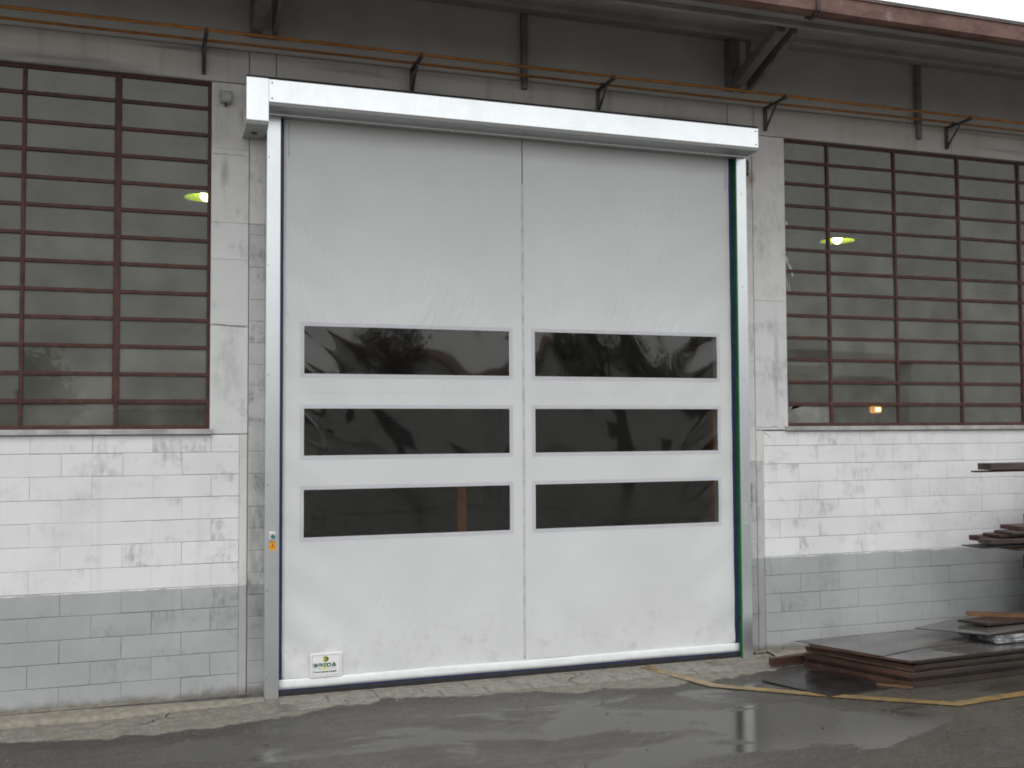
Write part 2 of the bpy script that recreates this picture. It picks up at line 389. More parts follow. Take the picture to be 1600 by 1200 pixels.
def lathe(bm, prof, c, n=24):
    rings = []
    for r, z in prof:
        rings.append([bm.verts.new((c[0] + r * math.cos(2 * math.pi * i / n), c[1] + r * math.sin(2 * math.pi * i / n), c[2] + z)) for i in range(n)])
    for k in range(len(rings) - 1):
        for i in range(n):
            f = bm.faces.new((rings[k][i], rings[k][(i + 1) % n], rings[k + 1][(i + 1) % n], rings[k + 1][i])); f.smooth = True
def empty(name, loc=(0, 0, 0)):
    o = bpy.data.objects.new(name, None); COL.objects.link(o); o.location = loc; o.empty_display_size = .2; return o
def tag(o, label, cat, group=None):
    o['label'] = label; o['category'] = cat
    if group: o['group'] = group
    return o
def struct(o): o['kind'] = 'structure'; return o

# ================================================================== THE SETTING
GZ = -0.02
bm = bmesh.new()
bmesh.ops.create_grid(bm, x_segments=1, y_segments=1, size=400)
for v in bm.verts: v.co.z = GZ
ground = struct(obj('ground', tomesh(bm), None, 'asphalt'))

# worn yellow line, three straight runs (mitred strip) lying 4 mm above the asphalt
def strip(name, pts, w, z, mat, parent):
    bm = bmesh.new(); L = []; R = []
    n = len(pts)
    for i, p in enumerate(pts):
        p = Vector(p)
        d0 = (p - Vector(pts[i - 1])).normalized() if i else None
        d1 = (Vector(pts[i + 1]) - p).normalized() if i < n - 1 else None
        d = ((d0 or d1) + (d1 or d0)).normalized(); nn = Vector((-d.y, d.x))
        k = 1 / max(.5, nn.dot(Vector((-(d1 or d0).y, (d1 or d0).x))))
        L.append(bm.verts.new((*(p + nn * w / 2 * k), z))); R.append(bm.verts.new((*(p - nn * w / 2 * k), z)))
    for i in range(n - 1): bm.faces.new((R[i], R[i + 1], L[i + 1], L[i]))
    return obj(name, tomesh(bm), parent, mat)
strip('painted_line', [(4.78, -.175), (5.05, -1.10), (5.86, -1.80), (6.68, -2.41), (7.56, -2.32), (9.5, -2.16)], .125, GZ + .0085, 'yellow', ground)

# concrete ledge along the foot of the wall, broken front edge
def ledge(name, x0, x1, depth, z, n, seed, amp, mat):
    rnd = random.Random(seed); bm = bmesh.new()
    prof = []
    off = 0
    for i in range(n + 1):
        x = x0 + (x1 - x0) * i / n
        off = off * .75 + rnd.uniform(-amp, amp)
        d = depth(x) if callable(depth) else depth
        zz = z(x) if callable(z) else z
        fr = -(d + off)
        prof.append([bm.verts.new(c) for c in ((x, .30, zz), (x, -.10, zz + rnd.uniform(-.002, .002)), (x, fr * .72, zz + rnd.uniform(-.004, .003)), (x, fr + .015, zz - .008 + rnd.uniform(-.004, .002)), (x, fr - .012, zz * .3 + GZ * .7 + rnd.uniform(-.004, .004)), (x, fr - .03 + rnd.uniform(-.01, .01), GZ - .02))])
    for i in range(n):
        for k in range(5): bm.faces.new((prof[i][k], prof[i][k + 1], prof[i + 1][k + 1], prof[i + 1][k]))
    bmesh.ops.recalc_face_normals(bm, faces=bm.faces)
    return obj(name, tomesh(bm), None, mat)
kl = struct(ledge('kerb', -5, 1.02, lambda x: .34 - .16 * max(0, min(1, (x + .2) / 1.2)), lambda x: .030 - .03 * max(0, min(1, (x + .6) / 1.8)), 90, 3, .012, 'kerb'))
box('steel_channel', (-5, -.125, .0), (1.02, -.105, .0335), 'iron', kl, 0)
kd = struct(ledge('threshold', 1.02, 6.3, lambda x: .17, lambda x: GZ + .004, 80, 5, .010, 'kerb'))
kr = struct(ledge('kerb_strip', 6.3, 12.5, lambda x: .20 , lambda x: GZ + .022, 80, 9, .014, 'kerb'))
# low heap of crumbled plaster and grit at the foot of the wall
bm = bmesh.new(); rr = random.Random(4)
for i in range(520):
    x = rr.choice((rr.uniform(-3.0, .95), rr.uniform(6.1, 9.0), rr.uniform(6.1, 7.2))); y = -abs(rr.gauss(0, .035)); s = rr.uniform(.004, .016)
    zb = (.03 - .03 * max(0, min(1, (x + .6) / 1.8))) if x < 1 else GZ + .022
    m = Matrix.Translation((x, y - .006, zb + s * .3)) @ Matrix.Rotation(rr.uniform(0, 6), 4, (rr.random(), rr.random(), 1)) @ Matrix.Diagonal((s, s * rr.uniform(.6, 1.4), s * .7, 1))
    bmesh.ops.create_icosphere(bm, subdivisions=1, radius=1, matrix=m)
gr = obj('grit', tomesh(bm), None, 'kerb'); gr['kind'] = 'stuff'; gr['label'] = 'crumbled plaster and grit along the wall foot'

# paving slabs set flush in front of the door
slabs = struct(box('apron', (1.1, -.62, GZ - .05), (5.6, -.172, GZ + .0012), 'joint', None, 0))
rs = random.Random(12)
x = 1.14
while x < 5.4:
    for (ya, yb) in ((-.385, -.185), (-.61, -.392)):
        xx = x + (.14 if ya < -.5 else 0); w = .42
        bm = bmesh.new(); bbox(bm, (-w / 2 + .004, -(yb - ya) / 2, -.02), (w / 2 - .004, (yb - ya) / 2, .0015), .0012)
        o = obj('paving_slab', tomesh(bm), slabs, 'slab', (xx + w / 2, (ya + yb) / 2, GZ + .0022 + rs.uniform(0, .0012)))
        o.rotation_euler = (rs.uniform(-.003, .003), rs.uniform(-.003, .003), rs.uniform(-.015, .015))
    x += .43 + rs.choice((0, .0, .004))

# stones and chips scattered on the asphalt
bm = bmesh.new()
for i in range(420):
    x = rr.uniform(-1.5, 7); y = rr.uniform(-3.8, -.5); s = rr.uniform(.002, .006)
    m = Matrix.Translation((x, y, GZ + s * .4)) @ Matrix.Rotation(rr.uniform(0, 6), 4, 'Z') @ Matrix.Diagonal((s * 1.3, s, s * .7, 1))
    bmesh.ops.create_icosphere(bm, subdivisions=1, radius=1, matrix=m)
g2 = obj('gravel', tomesh(bm), None, 'kerb'); g2['kind'] = 'stuff'; g2['label'] = 'loose gravel chips on the wet asphalt'

# dead leaves and bits of bark
bm = bmesh.new()
for i in range(70):
    x = rr.uniform(-1.2, 6.5); y = rr.uniform(-3.6, -.55); s_ = rr.uniform(.008, .022); a_ = rr.uniform(0, 6.28)
    p_ = [(-1, 0, .1), (-.2, .5, .25), (1, .05, .05), (-.1, -.45, .3)]
    vs = [bm.verts.new((x + s_ * (u * math.cos(a_) - v * math.sin(a_)), y + s_ * (u * math.sin(a_) + v * math.cos(a_)), GZ + .002 + s_ * w_)) for u, v, w_ in p_]
    bm.faces.new(vs)
g3 = obj('leaf_litter', tomesh(bm), None, 'bark'); g3['kind'] = 'stuff'; g3['label'] = 'scattered dark leaf litter on the wet asphalt'

# ================================================================== BUILDING
B = empty('workshop_building', (3.5, .3, 0))
tag(B, 'workshop building with white block walls over a grey dado and deep dark eave', 'building')
_keep = []
def bchild(o):
    o.parent = B; o.matrix_parent_inverse = Matrix.Translation((-3.5, -.3, 0)); return o
def bb(name, a, b, mat, bev=.004): return bchild(box(name, a, b, mat, None, bev))

XL, XR = -9.0, 34.0
WZ0, WZ1 = 2.413, 5.605
# wall cores behind the blocks (their front face is the recessed joint)
bb('wall', (XL, .008, -.3), (.879, .30, 2.36), 'mortar', 0)
bb('wall', (6.235, .008, -.3), (XR, .30, 2.36), 'mortar', 0)
bb('wall', (XL, .004, 2.362), (-2.6, .30, 5.605), 'pier')
bb('wall', (11.8, .004, 2.362), (XR, .30, 5.605), 'pier')
# columns at each side of the doorway and the plaster piers
bb('column', (.884, 0, 4.302), (1.30, .32, 5.598), 'pier', .006)
bb('column', (5.90, 0, 2.032), (6.228, .32, 5.598), 'pier', .006)
bb('column', (.884, .007, -.3), (1.30, .32, 4.30), 'mortar', 0)
bb('column', (5.90, .007, -.3), (6.228, .32, 2.03), 'mortar', 0)
for xa_, xb_, zt_ in ((.884, 1.18, 4.30), (5.93, 6.228, 2.03)):
    z_ = -.1
    while z_ < zt_ - .05:
        h_ = min(random.choice((.2, .2, .3)), zt_ - z_)
        bb('concrete_block', (xa_, random.uniform(-.001, .003), z_ + .002), (xb_, .05, z_ + h_ - .002), 'colblock', .004)
        z_ += h_
for za, zb in ((2.366, 3.353), (3.356, 3.962), (3.963, 4.30), (4.3015, 4.985), (4.986, 5.598)):
    bb('plaster_panel', (.545, random.uniform(-.001, .002), za), (.878, .30, zb), 'pier' if za > 4.2 else 'pier_grey', .003)
for za, zb in ((2.372, 3.78), (3.7815, 5.598)):
    bb('plaster_panel', (6.233, random.uniform(-.001, .002), za), (6.64, .30, zb), 'pier' if za > 3 else 'pier_grey', .003)
bb('pilaster_strip', (.806, .001, -.3), (.878, .2, 2.36), 'pier', .006)
bb('pilaster_strip', (6.234, .001, -.3), (6.318, .2, 2.02), 'colblock', .006)
bb('pilaster_strip', (6.234, .002, 2.026), (6.318, .2, 2.366), 'pier', .006)
# lintel sections and bare upper wall
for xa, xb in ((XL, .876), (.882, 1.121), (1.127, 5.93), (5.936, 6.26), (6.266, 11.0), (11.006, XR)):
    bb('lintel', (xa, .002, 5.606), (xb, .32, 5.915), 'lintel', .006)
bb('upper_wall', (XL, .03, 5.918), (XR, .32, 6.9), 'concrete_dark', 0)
bb('lintel_over_door', (1.30, .06, 5.30), (5.90, .30, 5.598), 'pier')

# concrete blocks, one object each
bw, bh = .5, .2
bm = bmesh.new(); bbox(bm, (-bw / 2 + .0012, 0, -bh / 2 + .0026), (bw / 2 - .0012, .06, bh / 2 - .0026), .003); full = tomesh(bm, 'block')
full.materials.append(MAT['block'])
rb = random.Random(21)
def course(x0, x1, off, r):
    z0 = r * .2; z1 = min(z0 + .2, 2.358)
    o = off + (.25 if r % 2 else 0)
    k = math.floor((x0 - o) / bw); x = o + k * bw
    while x < x1 - .01:
        a, b = max(x, x0), min(x + bw, x1)
        if b - a > .03:
            prot = rb.uniform(-.0025, .0025)
            if b - a > bw - .001 and z1 - z0 > .199:
                ob = bchild(obj('concrete_block', full)); ob.location = ((a + b) / 2, prot, (z0 + z1) / 2)
                ob.rotation_euler = (rb.uniform(-.005, .005), rb.uniform(-.003, .003), rb.uniform(-.003, .003))
                if rb.random() < .4: ob.scale.x = 1.007
                if rb.random() < .25: ob.scale.z = 1.024
            else:
                bm = bmesh.new(); bbox(bm, (a + .0012, 0, z0 + .0026), (b - .0012, .06, z1 - .0026), .003)
                ob = bchild(obj('concrete_block', tomesh(bm), None, 'block')); ob.location.y = prot
        x += bw
for r in range(12):
    course(-2.4, .805, -.69, r)
    course(6.32, 11.0, 6.515, r)
bb('wall_face', (XL, .0, -.3), (-2.4, .05, 2.358), 'block')
bb('wall_face', (11.0, .0, -.3), (XR, .05, 2.358), 'block')

# hairline cracks in the plaster beside the right sill and on the left pier
def crack(pts, w=.004):
    bm = bmesh.new(); prev = None
    for i, (x, z) in enumerate(pts):
        ww = w * random.uniform(.5, 1.3)
        a, b = bm.verts.new((x, -.0035, z - ww / 2)), bm.verts.new((x + ww * .3, -.0035, z + ww / 2))
        if prev: bm.faces.new((prev[0], a, b, prev[1]))
        prev = (a, b)
    bchild(obj('crack', tomesh(bm), None, 'slit'))
crack([(6.24, 2.405), (6.33, 2.40), (6.40, 2.398), (6.46, 2.412), (6.50, 2.405), (6.525, 2.37), (6.56, 2.385), (6.60, 2.41), (6.64, 2.40)])
crack([(6.33, 2.345), (6.37, 2.325), (6.40, 2.295), (6.415, 2.29)], .005)
crack([(.56, 4.93), (.66, 4.935), (.72, 4.925), (.80, 4.94), (.83, 4.92)], .004)
crack([(.555, 3.37), (.66, 3.36), (.74, 3.35), (.86, 3.345)], .006)

# ---- windows
FY = .065
def window(x0, x1, xs, thick, sillx):
    w = empty('window', ((x0 + x1) / 2, .06, WZ0)); bchild(w)
    inv = Matrix.Translation((-(x0 + x1) / 2, -.06, -WZ0))
    def ch(o): o.parent = w; o.matrix_parent_inverse = inv; return o
    rows = 13; dz = (WZ1 - WZ0) / rows
    # outer frame
    ch(box('frame', (x0, FY - .012, WZ0), (x1, FY + .03, WZ0 + .035), 'bar'))
    ch(box('frame', (x0, FY - .012, WZ1 - .03), (x1, FY + .03, WZ1), 'bar'))
    ch(box('frame', (x0, FY - .014, WZ0), (x0 + .03, FY + .032, WZ1), 'bar'))
    ch(box('frame', (x1 - .03, FY - .014, WZ0), (x1, FY + .032, WZ1), 'bar'))
    for i in range(1, rows):
        z = WZ0 + dz * i; h = .034 if i != 1 else .040
        j = random.uniform(-.003, .003)
        ch(box('glazing_bar', (x0 + .02, FY - .010, z - h / 2 + j), (x1 - .02, FY + .02, z + h / 2 + j), 'bar'))
    for x, t in zip(xs, thick):
        ch(box('mullion', (x - t / 2, FY - .017, WZ0 + (dz if t > .045 else 0)), (x + t / 2, FY + .026, WZ1 - .004), 'bar', None, .005))
        if t > .045: ch(box('mullion', (x - .016, FY - .017, WZ0 + .004), (x + .016, FY + .02, WZ0 + dz), 'bar'))
    edges = [x0] + list(xs) + [x1]
    cache = {}
    for c in range(len(edges) - 1):
        a, b = edges[c] + .004, edges[c + 1] - .004
        key = round(b - a, 3)
        if key not in cache:
            bm = bmesh.new(); bbox(bm, (-(b - a) / 2, -.002, -dz / 2 + .003), ((b - a) / 2, .002, dz / 2 - .003), 0); cache[key] = tomesh(bm, 'pane'); cache[key].materials.append(MAT['glass'])
        for r in range(rows):
            zc = WZ0 + dz * (r + .5)
            if x0 > 5 and c == 0 and r == 0:        # smashed pane, its shards still in the frame
                cx, cz = a + .075, zc + .05
                ring = [(a, zc - .118), (a + .26, zc - .118), (b, zc - .118), (b, zc + .118), (a + .30, zc + .118), (a + .12, zc + .118), (a, zc + .118)]
                for i in range(len(ring)):
                    if i == 4: continue
                    p, q = ring[i], ring[(i + 1) % len(ring)]
                    bm = bmesh.new(); tl = random.uniform(-.004, .004)
                    vs = [bm.verts.new((px, FY + .008 + (tl if k == 2 else 0), pz)) for k, (px, pz) in enumerate((p, q, (cx + random.uniform(-.006, .006), cz + random.uniform(-.006, .006))))]
                    f = bm.faces.new(vs); e = bmesh.ops.extrude_face_region(bm, geom=[f])
                    for v in e['geom']:
                        if isinstance(v, bmesh.types.BMVert): v.co.y += .003
                    bmesh.ops.recalc_face_normals(bm, faces=bm.faces)
                    ch(obj('glass_shard', tomesh(bm), None, 'glass_white'))
                continue
            p = ch(obj('pane', cache[key])); p.location = ((a + b) / 2, FY + .008, zc)
            p.rotation_euler = (random.gauss(0, .007), 0, random.gauss(0, .004))
    s = ch(box('sill', (sillx[0], -.035, 2.362), (sillx[1], .12, 2.411), 'sill', None, .006))
    return w
wl = window(-2.60, .545, [-1.80, -1.026, -.258], [.034, .034, .060], (-2.60, .57))
wr = window(6.645, 11.75, [7.245, 8.155, 9.07, 9.98, 10.88], [.034] * 5, (6.60, 11.75))
# paint smears on the right-hand window
def smear(pts, y, name='paint_smear'):
    bm = bmesh.new()
    for (x, z, w, h, a) in pts:
        n = 7; vs = []
        for i in range(n):
            t = 2 * math.pi * i / n; r = random.uniform(.7, 1.2)
            dx, dz = w * r * math.cos(t), h * r * math.sin(t)
            vs.append(bm.verts.new((x + dx * math.cos(a) - dz * math.sin(a), y, z + dx * math.sin(a) + dz * math.cos(a))))
        bm.faces.new(list(reversed(vs)))
    o = obj(name, tomesh(bm), None, 'plategrey'); o.parent = wr; o.matrix_parent_inverse = Matrix.Translation((-(6.645 + 11.75) / 2, -.06, -WZ0)); return o
smear([(6.70, 4.66, .02, .03, 0), (6.705, 4.25, .016, .06, .2), (6.74, 4.17, .016, .07, .5), (6.77, 4.10, .012, .04, .3), (6.70, 3.98, .006, .12, .1), (6.735, 3.93, .006, .09, .2)], FY + .003)

# ---- roof: sloping eave with board soffit, rusty gutter
roof = bchild(prism('roof', [(.9, 6.75), (-1.66, 6.36), (-1.66, 6.46), (.9, 6.86)], 0, XL, XR, 'soffit'))
inv0 = Matrix.Translation((-3.5, -.3, 0))
def rchild(o): o.parent = roof; return o
gp = [(-1.60, 6.405), (-1.62, 6.26), (-1.66, 6.232), (-1.74, 6.228), (-1.775, 6.255), (-1.785, 6.395), (-1.80, 6.404), (-1.79, 6.411), (-1.775, 6.40), (-1.765, 6.262), (-1.735, 6.24), (-1.665, 6.243), (-1.632, 6.265), (-1.612, 6.405)]
gx = [XL, -3.1, -.1, 2.85, 5.84, 8.8, 11.8, 14.8, 20, 26, XR]
for i in range(len(gx) - 1):
    rchild(prism('gutter', gp, 0, gx[i] + .002, gx[i + 1] - .002, 'rustgutter', None))
for x in gx[1:-1]:
    rchild(prism('gutter_clip', [(-1.60, 6.40), (-1.614, 6.25), (-1.66, 6.222), (-1.745, 6.218), (-1.785, 6.25), (-1.797, 6.405), (-1.80, 6.25), (-1.75, 6.205), (-1.655, 6.21), (-1.60, 6.24)], 0, x - .02, x + .02, 'timber_grey', None))
# roof edge sheet
rchild(prism('roof_edge', [(-1.70, 6.456), (-1.6, 6.475), (.5, 6.80), (.5, 6.83), (-1.6, 6.50), (-1.70, 6.482)], 0, XL, XR, 'iron', None))
# purlins below the soffit
for y in (-.45, -1.05, -1.5):
    z = 6.62 + y * .1523 - .012
    rchild(box('purlin', (XL, y - .03, z - .05), (XR, y + .03, z + .002), 'soffit', None, 0))

# eave brackets over the columns: two plates, post and raking strut
def eave_bracket(x0, x1):
    e = empty('eave_bracket', ((x0 + x1) / 2, 0, 6.06)); bchild(e)
    inv = Matrix.Translation((-(x0 + x1) / 2, 0, -6.06))
    def ch(o): o.parent = e; o.matrix_parent_inverse = inv; return o
    for xa, xb in ((x0, x0 + .105), (x1 - .05, x1)):
        ch(box('post', (xa, -.12, 6.06), (xb, .03, 6.60), 'eave_iron'))
        ch(prism('strut', [(-.12, 6.06), (-.20, 6.06), (-.98, 6.36), (-.98, 6.45), (-.12, 6.17)], 0, xa + .003, xb - .003, 'eave_iron', None))
    ch(prism('web_plate', [(.02, 6.075), (-.10, 6.075), (-.10, 6.59), (.02, 6.59)], 0, x0 + .106, x1 - .051, 'concrete_dark', None))
eave_bracket(.88, 1.124); eave_bracket(5.92, 6.17); eave_bracket(10.9, 11.15); eave_bracket(15.9, 16.15)
for x, zb in ((3.588, 5.83), (8.457, 5.735)):
    bb('hanger_strap', (x - .03, -.045, zb), (x + .03, .028, 6.62), 'eave_iron', .006)
    
# ---- interior of the hall seen through the glass
bb('hall_floor', (XL, .31, -.12), (XR, 16, -.012), 'hallfloor', 0)
bb('hall_ceiling', (XL, .33, 6.5), (XR, 16, 6.6), 'hall', 0)
bb('hall_wall', (XL, 16.0, -.1), (XR, 16.2, 6.5), 'hall', 0)
bb('hall_wall', (XL - .2, .3, -.1), (XL, 16, 6.5), 'hall', 0)
bb('hall_wall', (XR, .3, -.1), (XR + .2, 16, 6.5), 'hall', 0)
for x in (-4, 2.0, 8.0, 14.0, 20, 26, 32):
    bb('roof_beam', (x - .15, .35, 6.0), (x + .15, 15.9, 6.49), 'hall')

# ================================================================== RAPID ROLL DOOR
D = empty('roll_up_door', (3.54, -.1, GZ))
tag(D, 'tall white fabric roll-up door with six dark windows and galvanised frame', 'door')
DI = Matrix.Translation((-3.54, .1, -GZ))
def dch(o): o.parent = D; o.matrix_parent_inverse = DI; return o

def disp(x, z):
    """bulge and creases of the hanging fabric (metres, + towards the yard)"""
    d = .012 * math.sin((x - 1.17) / 4.75 * math.pi) * math.sin(z / 5.3 * math.pi)
    d += .0035 * math.sin(2.1 * x + 1.3 * z) + .003 * math.sin(3.3 * x - 1.9 * z + 1)
    k = math.exp(-((z - 3.75) / .55) ** 2)
    d += .0032 * k * math.sin(17 * x + 5.0 * z + 2 * math.sin(2.2 * x)) * (.5 + .5 * math.sin(1.7 * x + .6))
    k2 = math.exp(-((x - 1.45) / .28) ** 2) + math.exp(-((x - 5.65) / .28) ** 2)
    d += .0032 * k2 * math.sin(13 * z + 9 * x * (1 if x < 3.5 else -1))
    k3 = math.exp(-((z - .35) / .3) ** 2)
    d += .006 * k3 * math.sin(5.5 * x + 3.5 * z + 1.2 * math.sin(3 * x)) 
    k4 = math.exp(-((x - 1.3) / .3) ** 2 - ((z - .3) / .25) ** 2) + math.exp(-((x - 5.8) / .3) ** 2 - ((z - .3) / .3) ** 2)
    d += .012 * k4 * math.sin(10 * (x + z * (1 if x < 3.5 else -1)))
    return d
CY = -.075
CX0, CX1, CZ0, CZ1 = 1.187, 5.888, .115, 5.36
wins = [(xa, xb, za, zb) for (xa, xb) in ((1.379, 3.386), (3.656, 5.718)) for (za, zb) in ((2.920, 3.363), (2.160, 2.596), (1.406, 1.845))]
def fabric(name, x0, x1, z0, z1, step, off, mat, holes=(), extra=None, thick=0):
    def axis(a, b, cuts):
        c = sorted({a, b, *[k for k in cuts if a < k < b]}); out = [c[0]]
        for i in range(len(c) - 1):
            n = max(1, round((c[i + 1] - c[i]) / step))
            out += [c[i] + (c[i + 1] - c[i]) * (j + 1) / n for j in range(n)]
        return out
    xs = axis(x0, x1, [k for h in holes for k in h[:2]]); zs = axis(z0, z1, [k for h in holes for k in h[2:]])
    V, F = [], []
    for z in zs:
        for x in xs: V.append((x, CY - off - disp(x, z) - (extra(x, z) if extra else 0), z))
    nx = len(xs)
    for j in range(len(zs) - 1):
        for i in range(nx - 1):
            cx, cz = (xs[i] + xs[i + 1]) / 2, (zs[j] + zs[j + 1]) / 2
            if any(h[0] < cx < h[1] and h[2] < cz < h[3] for h in holes): continue
            F.append((j * nx + i, j * nx + i + 1, (j + 1) * nx + i + 1, (j + 1) * nx + i))
    me = bpy.data.meshes.new(name); me.from_pydata(V, [], F); me.update()
    for p in me.polygons: p.use_smooth = True
    o = obj(name, me, None, mat)
    if thick:
        s = o.modifiers.new('solid', 'SOLIDIFY'); s.thickness = thick; s.offset = -1
    return o
curtain = dch(fabric('curtain', CX0, CX1, CZ0, CZ1, .03, 0, 'curtain', wins, None, .002))
def cch(o): o.parent = curtain; return o
for k, (xa, xb, za, zb) in enumerate(wins):
    ph = k * 1.7
    cch(fabric('window_pane', xa - .01, xb + .01, za - .01, zb + .01, .03, -.003, 'pvc', (), lambda x, z: .0016 * math.sin(3.2 * x + 2 * z + ph) + .0006 * math.sin(7 * x - 5 * z + ph)))
    cch(fabric('weld_border', xa - .036, xb + .036, za - .036, zb + .036, .03, .0018, 'weld', [(xa, xb, za, zb)], None, 0))
cch(fabric('seam', 3.522, 3.544, .15, 4.85, .03, .0022, 'seam', (), None, .0015))
cch(fabric('seam', 3.529, 3.538, 4.85, 5.34, .03, .0022, 'slit', (), None, .0015))
cch(fabric('seam', CX0 + .01, CX1 - .01, 2.745, 2.753, .03, .0012, 'curtain', (), None, 0))
cch(fabric('fold_line', 1.228, 1.238, 4.95, 5.30, .03, .0022, 'seam', (), None, .001))
cch(fabric('fold_line', 5.845, 5.855, 4.95, 5.30, .03, .0022, 'seam', (), None, .001))
cch(fabric('edge_welt', CX0 - .001, CX0 + .016, .135, 5.33, .03, .004, 'weld', (), None, .002))
cch(fabric('edge_welt', CX1 - .016, CX1 + .001, .135, 5.33, .03, .004, 'pocket', (), None, .002))
# dark side strips sliding in the guides
dch(box('side_seal', (1.148, CY - .006, .12), (1.186, CY + .02, 5.33), 'navy', None, .003))
dch(box('side_seal', (5.889, CY - .006, .12), (5.945, CY + .02, 5.33), 'navy', None, .003))
# bottom bar
bbm = bmesh.new()
n = 60
for i in range(n + 1):
    x = 1.158 + (5.94 - 1.158) * i / n
    w = .004 * math.sin(4.1 * x) + .003 * math.sin(11 * x)
    for (y, z) in ((CY - .012, .130), (CY - .020 - w * .6, .116), (CY - .026 - w, .075), (CY - .025, .047), (CY + .02, .047), (CY + .02, .130)): bbm.verts.new((x, y, z + .002 * math.sin(3 * x)))
bbm.verts.ensure_lookup_table()
for i in range(n):
    for k in range(6):
        a, b = i * 6 + k, i * 6 + (k + 1) % 6
        f = bbm.faces.new([bbm.verts[j] for j in (a, b, b + 6, a + 6)]); f.smooth = k < 3
bbm.faces.new([bbm.verts[j] for j in range(6)]); bbm.faces.new([bbm.verts[n * 6 + j] for j in range(5, -1, -1)])
bmesh.ops.recalc_face_normals(bbm, faces=bbm.faces)
bar = dch(obj('bottom_bar', tomesh(bbm), None, 'pocket'))
o = box('navy_band', (1.158, CY - .023, .026), (5.94, CY + .015, .0465), 'navy', None, .003); o.parent = bar
o = box('rubber_lip', (1.16, CY - .030, GZ + .005), (5.938, CY + .013, .0255), 'rubber', None, .004); o.parent = bar
for x in (2.35, 3.55, 4.75):
    o = box('bar_clip', (x - .02, CY - .034, -.006), (x + .02, CY - .0302, .020), 'rubber', None, .002); o.parent = bar
# guide posts: C-section with a folded return
def post(name, x0, x1, inner):
    s = 1 if inner == 'R' else -1
    pr = [(x0, .0), (x0, -.15), (x1, -.15), (x1, -.098), (x1 - .003, -.098), (x1 - .003, -.0)] if inner == 'R' else [(x1, .0), (x1, -.15), (x0, -.15), (x0, -.0)]
    p = dch(prism(name, pr, 2, GZ, 5.29, 'galv', None, .003))
    return p
pl = post('guide_post', 1.024, 1.150, 'R')
pr_ = post('guide_post', 5.946, 6.064, 'L')
for p, xs in ((pl, (1.045, 1.128)), (pr_, (6.0, 6.045))):
    for z in (.17, .95, 1.9, 2.9, 3.9, 4.9):
        bm = bmesh.new(); tube(bm, (xs[0], -.149, z), (xs[0], -.154, z), .006, n=8)
        o = obj('rivet', tomesh(bm), p, 'screw')
# green light-curtain strip on the inner face of the right guide
gs = dch(box('light_curtain_strip', (5.933, -.146, GZ + .004), (5.9455, -.035, 5.28), 'green', None, .003))
for i in range(2):
    o = box('strip_groove', (5.9315, -.120 + i * .045, GZ + .02), (5.9332, -.113 + i * .045, 5.26), 'rubber', None, 0); o.parent = gs
o = box('reflector', (5.930, -.135, .36), (5.9331, -.09, .42), 'print', None, .001); o.parent = gs
# header box: long cover and deeper drive cover
hp = [(0, 5.545), (-.405, 5.545), (-.42, 5.535), (-.42, 5.335), (-.405, 5.305), (-.345, 5.288), (-.335, 5.298), (-.19, 5.298), (-.185, 5.284), (-.02, 5.284), (0, 5.3)]
hd = dch(prism('header_box', hp, 0, 1.013, 6.048, ['galv_header', 'galv_shade'], None))
mp = [(0, 5.55), (-.412, 5.55), (-.425, 5.54), (-.425, 5.155), (-.41, 5.122), (-.36, 5.102), (0, 5.092)]
mc = dch(prism('drive_cover', mp, 0, .815, 1.011, ['galv_header', 'galv_shade'], None, .002))
for o_ in (hd, mc):
    for p_ in o_.data.polygons:
        if p_.normal.z < -.55: p_.material_index = 1  # downward faces get the darker copy: underside shade put into the colour
bm = bmesh.new(); tube(bm, (.905, -.20, 5.10), (.905, -.20, 5.088), .028, n=16)
obj('shaft_hole', tomesh(bm), mc, 'slit')
for x in (1.04, 6.02):
    for z in (5.365, 5.505):
        bm = bmesh.new(); tube(bm, (x, -.419, z), (x, -.424, z), .008, n=10); obj('screw', tomesh(bm), hd, 'screw')
o = box('top_flange', (.815, -.43, 5.5505), (6.048, .0, 5.556), 'iron', None, 0); o.parent = hd
# idler bearing plate behind the right guide
bp = dch(box('bearing_bracket', (6.066, -.12, 5.17), (6.125, .0, 5.285), 'iron', None, .012))
bm = bmesh.new(); tube(bm, (6.11, -.06, 5.20), (6.15, -.05, 5.13), .02, .012, n=8); obj('bolt', tomesh(bm), bp, 'iron')
# control box with green button, sticker
cb = dch(box('control_box', (1.058, -.178, 1.405), (1.118, -.1505, 1.478), 'plastic', None, .006, 2))
bm = bmesh.new(); tube(bm, (1.092, -.177, 1.437), (1.092, -.186, 1.437), .014, n=16); obj('button', tomesh(bm), cb, 'btn')
bm = bmesh.new(); tube(bm, (1.092, -.177, 1.437), (1.092, -.1805, 1.437), .019, n=16); obj('button_ring', tomesh(bm), cb, 'print')
st = dch(box('warning_sticker', (1.062, -.1525, 1.312), (1.122, -.1504, 1.392), 'orange', None, 0))
def tri(cx, cz, s, y, mat, par):
    p = [(cx - s, cz - s * .8), (cx + s, cz - s * .8), (cx, cz + s * .95)]
    q = [(cx + (a - cx) * .72, cz + (b - cz) * .72 - .000) for a, b in p]
    bm = bmesh.new()
    P = [bm.verts.new((a, y, b)) for a, b in p]; Q = [bm.verts.new((a, y, b)) for a, b in q]
    for i in range(3): bm.faces.new((P[i], P[(i + 1) % 3], Q[(i + 1) % 3], Q[i]))
    bm.faces.new([bm.verts.new((a, y, b)) for a, b in ((cx - .003, cz - .010), (cx + .003, cz - .010), (cx + .004, cz + .012), (cx - .004, cz + .012))])
    obj('warning_triangle', tomesh(bm), par, mat)
tri(1.092, 1.352, .022, -.1532, 'red', st)
